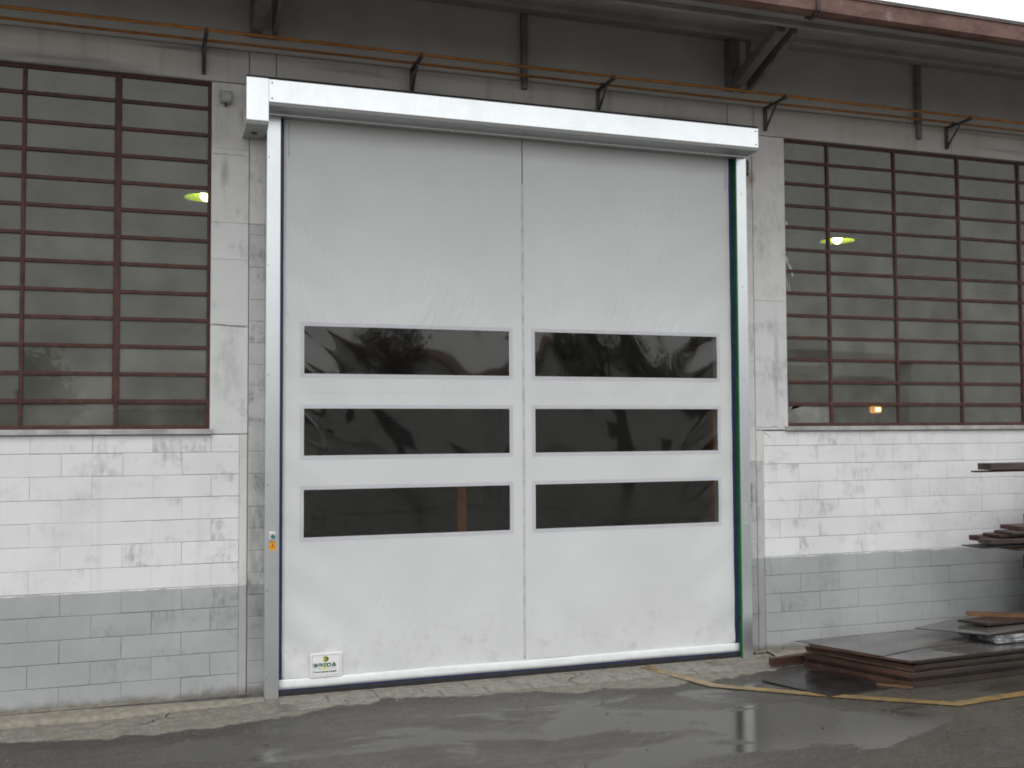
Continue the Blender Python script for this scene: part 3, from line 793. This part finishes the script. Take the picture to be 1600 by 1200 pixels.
lb = dch(box('rating_label', (5.985, -.1525, 1.385), (6.012, -.1504, 1.60), 'plastic', None, 0))
bm = bmesh.new()
for za, zb in ((1.405, 1.58),): bbox(bm, (5.990, -.1536, za), (6.007, -.1526, zb), 0)
obj('label_print', tomesh(bm), lb, 'galv')

# ---- name plate near the lower left corner of the curtain
PX0, PX1, PZ0, PZ1 = 1.440, 1.730, .128, .346
py = CY - .026
plate = dch(box('name_plate', (PX0, py, PZ0), (PX1, py + .018, PZ1), 'plate', None, .003))
def flat(name, pts, mat, y=py - .0012):
    bm = bmesh.new(); bm.faces.new([bm.verts.new((x, y, z)) for x, z in pts])
    for f in bm.faces:
        f.normal_update()
        if f.normal.y > 0: f.normal_flip()
    return obj(name, tomesh(bm), plate, mat)
def rect(x0, x1, z0, z1): return [(x0, z0), (x1, z0), (x1, z1), (x0, z1)]
i_ = .016; t_ = .004
for r in (rect(PX0 + i_, PX1 - i_, PZ0 + i_, PZ0 + i_ + t_), rect(PX0 + i_, PX1 - i_, PZ1 - i_ - t_, PZ1 - i_), rect(PX0 + i_, PX0 + i_ + t_, PZ0 + i_ + t_, PZ1 - i_ - t_), rect(PX1 - i_ - t_, PX1 - i_, PZ0 + i_ + t_, PZ1 - i_ - t_)):
    flat('border_line', r, 'plategrey')
cx = (PX0 + PX1) / 2 - .002; cz = .293
flat('logo', [(cx - .031, cz), (cx, cz - .036), (cx + .031, cz), (cx, cz + .036)], 'logo_yellow')
yl = py - .0020
flat('logo', [(cx - .021, cz + .020), (cx - .021, cz + .009), (cx + .006, cz + .009), (cx + .010, cz + .005), (cx + .006, cz + .002), (cx - .012, cz + .002), (cx - .012, cz - .006), (cx + .006, cz - .006), (cx + .010, cz - .009), (cx + .006, cz - .012), (cx - .021, cz - .012), (cx - .021, cz - .021), (cx + .014, cz - .021), (cx + .023, cz - .012), (cx + .020, cz - .002), (cx + .023, cz + .010), (cx + .014, cz + .020)], 'logo_green', yl)
def text(s, x0, x1, z0, h, mat, bold=0.0, y=py - .0014, squash=None):
    cu = bpy.data.curves.new('lettering', 'FONT'); cu.body = s; cu.size = 1; cu.offset = bold; cu.resolution_u = 3
    tmp = bpy.data.objects.new('lettering', cu); COL.objects.link(tmp)
    dg = bpy.context.evaluated_depsgraph_get(); dg.update()
    me = bpy.data.meshes.new_from_object(tmp.evaluated_get(dg)); bpy.data.objects.remove(tmp)
    xs = [v.co.x for v in me.vertices]; ys = [v.co.y for v in me.vertices]
    ax, bx, ay, by = min(xs), max(xs), min(ys), max(ys)
    for v in me.vertices:
        v.co = ((v.co.x - ax) / (bx - ax) * (x1 - x0) + x0, y, (v.co.y - ay) / (by - ay) * h + z0)
    me.materials.clear(); me.materials.append(MAT[mat])
    return obj('lettering', me, plate)
zl = .222
def bars(x0, x1, lst, mat='logo_green'):
    for (a, b, c, d) in lst: flat('lettering', rect(x0 + (x1 - x0) * a, x0 + (x1 - x0) * b, zl + .034 * c, zl + .034 * d), mat)
bars(PX0 + .028, PX0 + .066, [(0, .7, 0, .26), (0, .7, .37, .63), (0, .7, .74, 1), (.7, 1, .04, .96)])
bars(PX0 + .072, PX0 + .108, [(0, .7, .34, .60), (0, .7, .74, 1), (.68, 1, 0, .30), (.7, 1, .38, .97), (.02, .26, 0, .25)])
bars(PX0 + .113, PX0 + .146, [(0, 1, 0, .27), (0, 1, .36, .63), (0, 1, .73, 1)], 'logo_green_light')
bars(PX0 + .151, PX0 + .191, [(0, .28, 0, 1), (.28, .85, 0, .25), (.28, .85, .75, 1), (.72, 1, .16, .84)])
ax = PX0 + .194
flat('lettering', [(ax, zl), (ax + .013, zl), (ax + .028, zl + .036), (ax + .017, zl + .036)], 'logo_green')
flat('lettering', [(ax + .030, zl), (ax + .045, zl), (ax + .029, zl + .036), (ax + .018, zl + .036)], 'logo_green', py - .0017)
flat('lettering', [(ax + .010, zl), (ax + .034, zl), (ax + .031, zl + .009), (ax + .013, zl + .009)], 'logo_green', py - .0015)
flat('lettering', rect(PX0 + .240, PX0 + .245, zl + .029, zl + .034), 'print')
flat('logo', rect(PX0 + .113, PX0 + .146, zl - .027, zl - .004), 'logo_yellow')
text('SISTEMI', PX0 + .030, PX0 + .102, zl - .020, .011, 'plategrey', .01)
text('INDUSTRIALI', PX0 + .146, PX0 + .234, zl - .020, .011, 'plategrey', .01)
text('Portoni Sezionali Flessibili', PX0 + .030, PX0 + .240, zl - .052, .017, 'print', .035)

# ================================================================== THINGS ON THE FACADE
jb = empty('junction_box', (.668, 0, 5.455)); tag(jb, 'small square grey junction box on the pier beside the header', 'box')
bm = bmesh.new(); bbox(bm, (-.055, -.065, -.055), (.055, -.003, .055), .014, 3); obj('housing', tomesh(bm), jb, 'boxgrey')
bm = bmesh.new(); bbox(bm, (-.044, -.071, -.044), (.044, -.0655, .044), .004); obj('lid', tomesh(bm), jb, 'boxgrey')
bm = bmesh.new(); tube(bm, (0, -.03, -.055), (0, -.03, -.085), .012, n=10); obj('cable_gland', tomesh(bm), jb, 'iron')

wherebr = ['above the left window', 'just left of the doorway middle', 'right of the doorway middle', 'beside the right end of the door header', 'above the right window']
for i, x in enumerate((.470, 2.42, 4.40, 6.40, 8.86)):
    e = empty('pipe_bracket', (x, 0, 5.905)); tag(e, 'dark iron wall bracket carrying the pipes ' + wherebr[i], 'bracket', 'brackets under the orange pipes')
    zb = -.25
    for nm, a, b in (('wall_leg', (-.018, -.03, zb), (.018, .0015, -.014)), ('arm', (-.018, -.42, -.012), (.018, .0015, .012))):
        bm = bmesh.new(); bbox(bm, a, b, .002); obj(nm, tomesh(bm), e, 'iron')
    bm = bmesh.new(); tube(bm, (0, -.02, zb + .02), (0, -.24, -.012), .012, n=8); obj('strut', tomesh(bm), e, 'iron')
    for y in (-.11, -.37):
        bm = bmesh.new(); bbox(bm, (-.01, y - .024, .012), (.01, y + .024, .046), .004); obj('pipe_clip', tomesh(bm), e, 'iron')
for y, r, lab in ((-.37, .0155, 'outer orange pipe running along the facade under the eave'), (-.11, .0135, 'inner orange pipe nearer the wall, running along the facade')):
    segs = []; xx = [XL + i * 2.15 for i in range(21)]
    zz = [5.936 + .004 * math.sin(1.9 * x + y * 9) for x in xx]
    for i in range(20): segs.append(((xx[i], y, zz[i]), (xx[i + 1], y, zz[i + 1]), r))
    p = tubeobj('gas_pipe', segs, 'pipe', None, 10); tag(p, lab, 'pipe')
    
# ================================================================== INSIDE THE HALL: lamps, racks
def lamp(x, y, z, label, warm=False):
    e = empty('pendant_lamp', (x, y, z)); tag(e, label, 'lamp')
    if not warm:
        bm = bmesh.new(); lathe(bm, [(.27, -.03), (.265, -.02), (.18, .05), (.08, .11), (.05, .20), (.0, .21)], (0, 0, 0)); lathe(bm, [(.0, .19), (.045, .19), (.07, .10), (.17, .045), (.27, -.03)], (0, 0, 0))
        bmesh.ops.recalc_face_normals(bm, faces=bm.faces); obj('shade', tomesh(bm), e, 'dish')
        bm = bmesh.new(); bmesh.ops.create_uvsphere(bm, u_segments=14, v_segments=10, radius=.075, matrix=Matrix.Translation((0, 0, .0))); obj('bulb', tomesh(bm, 'b', True), e, 'bulb')
        bm = bmesh.new(); tube(bm, (0, 0, .2), (0, 0, 6.5 - z), .008, n=6); obj('suspension_rod', tomesh(bm), e, 'iron')
    else:
        bm = bmesh.new(); bbox(bm, (-.085, -.05, -.055), (.085, .05, .055), .025, 2); obj('lens', tomesh(bm), e, 'lens_warm')
        bm = bmesh.new(); bbox(bm, (-.05, -.062, -.03), (.05, -.051, .03), .01, 2); obj('bulb', tomesh(bm), e, 'bulb_warm')
        bm = bmesh.new(); bbox(bm, (-.115, .051, -.08), (.115, .12, .08), .01); obj('housing', tomesh(bm), e, 'iron')
        bm = bmesh.new(); tube(bm, (0, .09, -.08), (0, .09, -z - .01), .02, n=8); obj('stand_post', tomesh(bm), e, 'iron')
        bm = bmesh.new(); bbox(bm, (-.25, -.16, -z - .012), (.25, .34, -z + .03), .01); obj('foot', tomesh(bm), e, 'iron')
    return e
lamp(.70, 4, 5.40, 'lit yellow-green dish lamp at the edge of the left window')
lamp(10.265, 4, 5.36, 'lit yellow-green dish lamp behind the upper right window panes')
lamp(10.93, 4, 2.674, 'small warm orange work light behind the bottom of the right window', True)

for k, (x, lab) in enumerate(((3.497, 'tall orange rack post inside, behind the lower left door window'), (6.862, 'tall orange rack post inside, behind the right end of the door windows'))):
    e = empty('rack_post', (x, 2.0, -.012)); tag(e, lab, 'post', 'rack posts inside the hall')
    bm = bmesh.new(); bbox(bm, (-.055, -.05, 0), (.055, .05, 2.62 if k else 2.0), .006); obj('upright', tomesh(bm), e, 'rack')
    bm = bmesh.new(); bbox(bm, (-.10, -.09, 0), (.10, .09, .012), 0); obj('base_plate', tomesh(bm), e, 'iron')
m = empty('machine', (4.6, 7.0, -.012)); tag(m, 'dark bulky machine standing in the dim hall behind the door', 'machine')
for nm, a, b in (('bed', (-2.0, -.8, 0), (2.0, .8, 1.1)), ('headstock', (-1.9, -.7, 1.1), (-.5, .7, 2.6)), ('gantry', (.9, -.5, 1.1), (1.3, .5, 3.1))):
    bm = bmesh.new(); bbox(bm, a, b, .04, 2); obj(nm, tomesh(bm), m, 'halldark')
m = empty('shelf_rack', (-1.0, 6.0, -.012)); tag(m, 'dark shelving rack behind the bottom of the left window', 'rack')
for x in (-1.6, 1.6):
    for y in (-.4, .4):
        bm = bmesh.new(); bbox(bm, (x - .04, y - .04, 0), (x + .04, y + .04, 2.75), .004); obj('upright', tomesh(bm), m, 'halldark')
for z in (.4, 1.2, 2.0, 2.7):
    bm = bmesh.new(); bbox(bm, (-1.55, -.36, z), (1.55, .36, z + .05), .004); obj('shelf', tomesh(bm), m, 'halldark')

# ================================================================== PANELS AND TIMBER BY THE RIGHT WALL
def sheet(name, pts, z0, z1, top, edge, label, cat='panel', group=None, tilt=(0, 0)):
    bm = bmesh.new()
    cx = sum(p[0] for p in pts) / len(pts); cy = sum(p[1] for p in pts) / len(pts)
    # fine uneven outline
    out = []
    for i, p in enumerate(pts):
        q = pts[(i + 1) % len(pts)]; L = math.hypot(q[0] - p[0], q[1] - p[1]); n = max(2, int(L / .12))
        for k in range(n):
            t = k / n; j = 0 if k == 0 else rr.uniform(-.004, .004)
            out.append((p[0] + (q[0] - p[0]) * t + j - cx, p[1] + (q[1] - p[1]) * t + j - cy))
    def zt(x, y): return tilt[0] * x + tilt[1] * y
    a = [bm.verts.new((x, y, zt(x, y))) for x, y in out]; b = [bm.verts.new((x, y, z1 - z0 + zt(x, y))) for x, y in out]
    ft = bm.faces.new(b); fb = bm.faces.new(list(reversed(a)))
    n = len(out)
    for i in range(n):
        f = bm.faces.new((a[i], a[(i + 1) % n], b[(i + 1) % n], b[i])); dxx, dyy = out[(i + 1) % n][0] - out[i][0], out[(i + 1) % n][1] - out[i][1]; f.material_index = 2 if abs(dxx) > abs(dyy) * 1.5 else 1
    bmesh.ops.recalc_face_normals(bm, faces=bm.faces)
    o = obj(name, tomesh(bm), None, [top, edge, 'plyfront' if edge.startswith('ply') else edge], (cx, cy, z0)); return tag(o, label, cat, group)
base = [(6.335, -.80), (6.70, -1.82), (8.95, -1.69), (8.95, -.66), (6.30, -.70)]
def jig(k, dx, dy=0): return [(x + dx, y + dy) for x, y in base]
g = 'panels of the stack by the wall'
Z = GZ + .003
layers = [(.050, .02, .01, 'plyedge', 'lowest thick brown panel at the bottom of the wall stack'),
          (.032, .05, .03, 'plyedge', 'brown panel second from the bottom of the wall stack'),
          (.040, .01, -.01, 'plyedge', 'brown panel with chipped pale corner, third from the bottom of the stack'),
          (.022, .06, .03, 'plyedge2', 'thin pale-edged panel in the middle of the wall stack'),
          (.034, .03, .00, 'plyedge', 'brown panel third from the top of the wall stack'),
          (.020, .09, .03, 'plyblack', 'dark thin panel second from the top of the wall stack')]
for i, (t, dx, dy, ed, lab) in enumerate(layers):
    sheet('panel', jig(i, dx, dy), Z, Z + t, 'ply', ed, lab, 'panel', g); Z += t + .006
    # spacer laths keep the gap: visible as the dark line between panels
Ztop = Z
sheet('panel', [(6.255, -.885), (6.685, -1.84), (9.0, -1.69), (9.0, -.67), (6.9, -.66)], Z, Z + .022, 'ply', 'plyedge', 'wet shiny panel on top of the stack, reflecting the wall', 'panel', g); Z += .023
sheet('panel', [(6.215, -.70), (6.565, -1.59), (7.1, -1.42), (9.0, -1.25), (9.0, -.63), (7.6, -.62)], Z, Z + .005, 'ply', 'plyblack', 'thin wet sheet with a pointed corner overhanging the stack', 'sheet', g); Z += .006
print('STACK TOP', Z)
# sheets and timber heaped on the right part of the stack
wb = empty('wrapped_bundle', (8.35, -1.42, Z)); tag(wb, 'bundle in crumpled pale plastic lying on the stack', 'bundle')
bm = bmesh.new(); bbox(bm, (-.40, -.13, .0), (.75, .13, .075), .02, 2)
bmesh.ops.subdivide_edges(bm, edges=bm.edges[:], cuts=3, use_grid_fill=True)
for v in bm.verts: v.co += Vector((rr.uniform(-.012, .012), rr.uniform(-.012, .012), rr.uniform(-.008, .008) if v.co.z > .01 else 0))
obj('plastic_wrap', tomesh(bm), wb, 'wrap')
bm = bmesh.new(); bbox(bm, (-.36, -.11, .01), (.70, .11, .06), 0); obj('contents', tomesh(bm), wb, 'plyblack')
sheet('panel', [(8.05, -1.08), (8.02, -1.30), (9.3, -1.22), (9.3, -.75), (8.2, -.75)], Z, Z + .05, 'plyblack', 'plyblack', 'black offcut panel under the pointed grey sheet', 'panel', 'loose sheets heaped on the stack')
sheet('panel', [(7.92, -1.15), (7.92, -1.52), (9.2, -1.52), (9.2, -1.0)], Z + .08, Z + .098, 'plyblack', 'plyblack', 'black sheet resting on the plastic bundle', 'sheet', 'loose sheets heaped on the stack')
Zu = Z + .10
sheet('panel', [(7.45, -.98), (7.86, -1.55), (9.3, -1.35), (9.3, -.62), (8.2, -.72)], Zu, Zu + .008, 'ply', 'plyblack', 'grey wet sheet with a long pointed end on top of the heap', 'sheet', 'loose sheets heaped on the stack', (.012, 0))
sheet('panel', [(7.98, -1.0), (8.1, -1.28), (9.3, -1.22), (9.3, -.85)], Zu + .026, Zu + .050, 'plyblack', 'plyblack', 'short black board on the upper grey sheet', 'board', 'loose sheets heaped on the stack')
sheet('timber', [(8.24, -.83), (8.30, -.92), (9.3, -1.60), (9.3, -1.48)], Zu + .052, Zu + .095, 'timber', 'timber_pale', 'reddish timber lying slantwise on top of the heap', 'timber')
# black sheet and offcuts on the ground
sheet('panel', [(5.565, -1.10), (5.81, -1.83), (6.55, -1.74), (6.55, -1.1), (6.25, -.92)], GZ + .004, GZ + .014, 'plyblack', 'plyblack', 'thin black wet sheet lying flat on the asphalt', 'sheet')
sheet('timber', [(5.965, -.60), (5.955, -.66), (6.52, -.60), (6.52, -.50)], GZ + .024, GZ + .095, 'timber', 'timber', 'short dark timber block at the left foot of the stack', 'timber')
sheet('timber', [(6.46, -1.63), (6.47, -1.66), (6.68, -1.87), (6.67, -1.84)], GZ + .015, GZ + .032, 'timber_pale', 'timber_pale', 'pale splintered lath leaning at the front corner of the stack', 'lath')
# cantilever rack just beyond the frame that holds the planks
rk = empty('cantilever_rack', (10.6, -.35, GZ)); tag(rk, 'dark steel cantilever rack holding planks by the right wall', 'rack')
for x in (10.1, 12.0):
    bm = bmesh.new(); bbox(bm, (x - 10.6 - .06, .05, 0), (x - 10.6 + .06, .17, 2.4), .006); obj('upright', tomesh(bm), rk, 'iron')
    bm = bmesh.new(); bbox(bm, (x - 10.6 - .07, -.95, 0), (x - 10.6 + .07, .18, .09), .006); obj('base', tomesh(bm), rk, 'iron')
    for z in (1.00, 1.83):
        bm = bmesh.new(); bbox(bm, (x - 10.6 - .04, -.95, z + .02), (x - 10.6 + .04, .05, z + .09), .006); obj('arm', tomesh(bm), rk, 'iron')
for z0_, z1_, xs_ in ((1.32, 1.42, 9.5), (1.43, 1.55, 9.52), (.62, .78, 9.5), (.80, .95, 9.48), (.12, .3, 9.55), (.31, .5, 9.5)):  # unseen panels added beyond the frame to shade the wall at the right
    bm = bmesh.new(); bbox(bm, (xs_ - 10.6, -.62, z0_), (1.7, -.02, z1_), .006); obj('unseen_shade_panel', tomesh(bm), rk, 'timber_grey')
def plank(x0, x1, y0, y1, z0, z1, mat, label, rz=0, group=None):
    bm = bmesh.new(); L = x1 - x0
    bbox(bm, (0, -(y1 - y0) / 2, 0), (L, (y1 - y0) / 2, z1 - z0), .004)
    o = obj('plank', tomesh(bm), None, mat, (x0, (y0 + y1) / 2, z0)); o.rotation_euler.z = rz
    return tag(o, label, 'plank', group)
plank(8.56, 12.4, -.90, -.70, 1.93, 2.0, 'timber_grey', 'thick grey-brown plank, upper of the two high on the rack', 0, 'planks on the rack')
plank(8.41, 12.3, -.84, -.76, 1.905, 1.923, 'timber', 'thin lath jutting out below the thick high plank', 0, 'planks on the rack')
ends = [(8.51, -.92, -.74, 1.140, 1.190, 'timber_grey', 'dark plank reaching farthest left in the lower rack pile'), (8.62, -.70, -.48, 1.145, 1.200, 'timber', 'reddish plank behind the foremost one in the lower rack pile'),
        (8.70, -.86, -.60, 1.203, 1.232, 'timber', 'short-ended plank in the second layer of the lower rack pile'), (8.80, -.92, -.66, 1.235, 1.262, 'timber_grey', 'grey plank in the third layer of the lower rack pile'),
        (8.98, -.86, -.56, 1.265, 1.31, 'timber', 'top plank of the lower rack pile, cut short')]
for x, ya, yb, za, zb, mt, lab in ends: plank(x, 12.3, ya, yb, za, zb, mt, lab, rr.uniform(-.004, .004), 'planks on the rack')
plank(8.355, 12.2, -.98, -.66, 1.109, 1.122, 'plyblack', 'thin dark sheet under the lower rack pile', 0, 'planks on the rack')
plank(8.87, 12.2, -.94, -.64, 1.06, 1.095, 'timber_pale', 'pale plank lowest in the lower rack pile', 0, 'planks on the rack')

# ================================================================== ACROSS THE YARD (seen mirrored in the glass)
def tree(x, y, h, rx, rz, leaf, label, n=5200, seed=1, tk=1.0):
    r = random.Random(seed)
    e = empty('tree', (x, y, GZ)); tag(e, label, 'tree', 'trees across the yard')
    bm = bmesh.new(); tube(bm, (0, 0, -.1), (.1, 0, h * .35), h * .028 * tk, h * .02 * tk, 10); tips = []
    for i in range(11):
        a = r.uniform(0, 6.28); z0 = h * r.uniform(.25, .5); p0 = Vector((.1, 0, z0)); p1 = Vector((math.cos(a) * rx * .6, math.sin(a) * rx * .6, h * r.uniform(.5, .85)))
        mid = (p0 + p1) / 2 + Vector((r.uniform(-.3, .3), r.uniform(-.3, .3), .2))
        tube(bm, p0, mid, h * .014, h * .011, 6, False); tube(bm, mid, p1, h * .011, h * .004, 6, False); tips.append(p1)
        for k_ in range(7):
            q0 = mid.lerp(p1, r.uniform(.1, 1)); q1 = q0 + Vector((r.gauss(0, 1), r.gauss(0, 1), r.uniform(-.5, .9))).normalized() * rx * r.uniform(.3, .7)
            tube(bm, q0, q1, h * .0045, h * .0012, 5, False)
    tube(bm, (.1, 0, h * .35), (0, 0, h * .85), h * .02, h * .004, 8)
    obj('trunk', tomesh(bm), e, 'bark')
    cl = []
    for i in range(38):
        u = Vector((r.gauss(0, 1), r.gauss(0, 1), r.gauss(0, 1))).normalized() * r.uniform(.45, 1) 
        cl.append((Vector((u.x * rx * .8, u.y * rx * .8, h - rz + u.z * rz * .8)), r.uniform(.16, .34) * rx))
    V, F = [], []
    for i in range(n):
        c, rad_ = r.choice(cl)
        p = c + Vector((r.gauss(0, .55), r.gauss(0, .55), r.gauss(0, .45))) * rad_
        s = r.uniform(.06, .15) * max(1, h / 9); a = Vector((r.gauss(0, 1), r.gauss(0, 1), r.gauss(0, 1))).normalized(); b = a.orthogonal().normalized(); k = len(V)
        V += [p - a * s, p + b * s * .5, p + a * s, p - b * s * .5]; F.append((k, k + 1, k + 2, k + 3))
    me = bpy.data.meshes.new('crown'); me.from_pydata([tuple(v) for v in V], [], F); obj('crown', me, e, leaf)
    return e
tree(-4.1, -35, 5.5, 1.35, 1.25, 'leaf', 'small round tree mirrored in the left window', 2600, 3)
tree(9.6, -35, 7.6, 3.9, 1.9, 'leafred', 'russet tree mirrored in the upper left door window', 3400, 5)
tree(20.2, -35, 9.0, 4.2, 2.6, 'leaf', 'thick-trunked tree mirrored in the right door windows', 3200, 8, 2.0)
tree(27.5, -38, 7.8, 3.0, 2.0, 'leafred', 'russet tree mirrored at the right end of the door windows', 2200, 11)
for k, (x0, x1, y, h, lab) in enumerate(((-40, 6, -62, 3.6, 'long low grey building mirrored in the left window'), (8, 60, -66, 8.0, 'pale industrial hall mirrored in the door windows'))):
    e = empty('low_building', ((x0 + x1) / 2, y, GZ)); tag(e, lab, 'building', 'low buildings across the yard')
    L = (x1 - x0) / 2
    bm = bmesh.new(); bbox(bm, (-L, -4, -.1), (L, 4, h - .5), 0); obj('wall', tomesh(bm), e, 'farwall' if k == 0 else 'farpale')
    prism('roof', [(-4.4, h - .5), (4.4, h - .5), (0, h + .5)], 0, -L - .3, L + .3, 'farroof', e)
    i = -L + 2
    while i < L - 2:
        bm = bmesh.new(); bbox(bm, (i, 3.98, 1.0), (i + 1.6, 4.03, 2.4), 0); obj('window', tomesh(bm), e, 'halldark'); i += 5.2
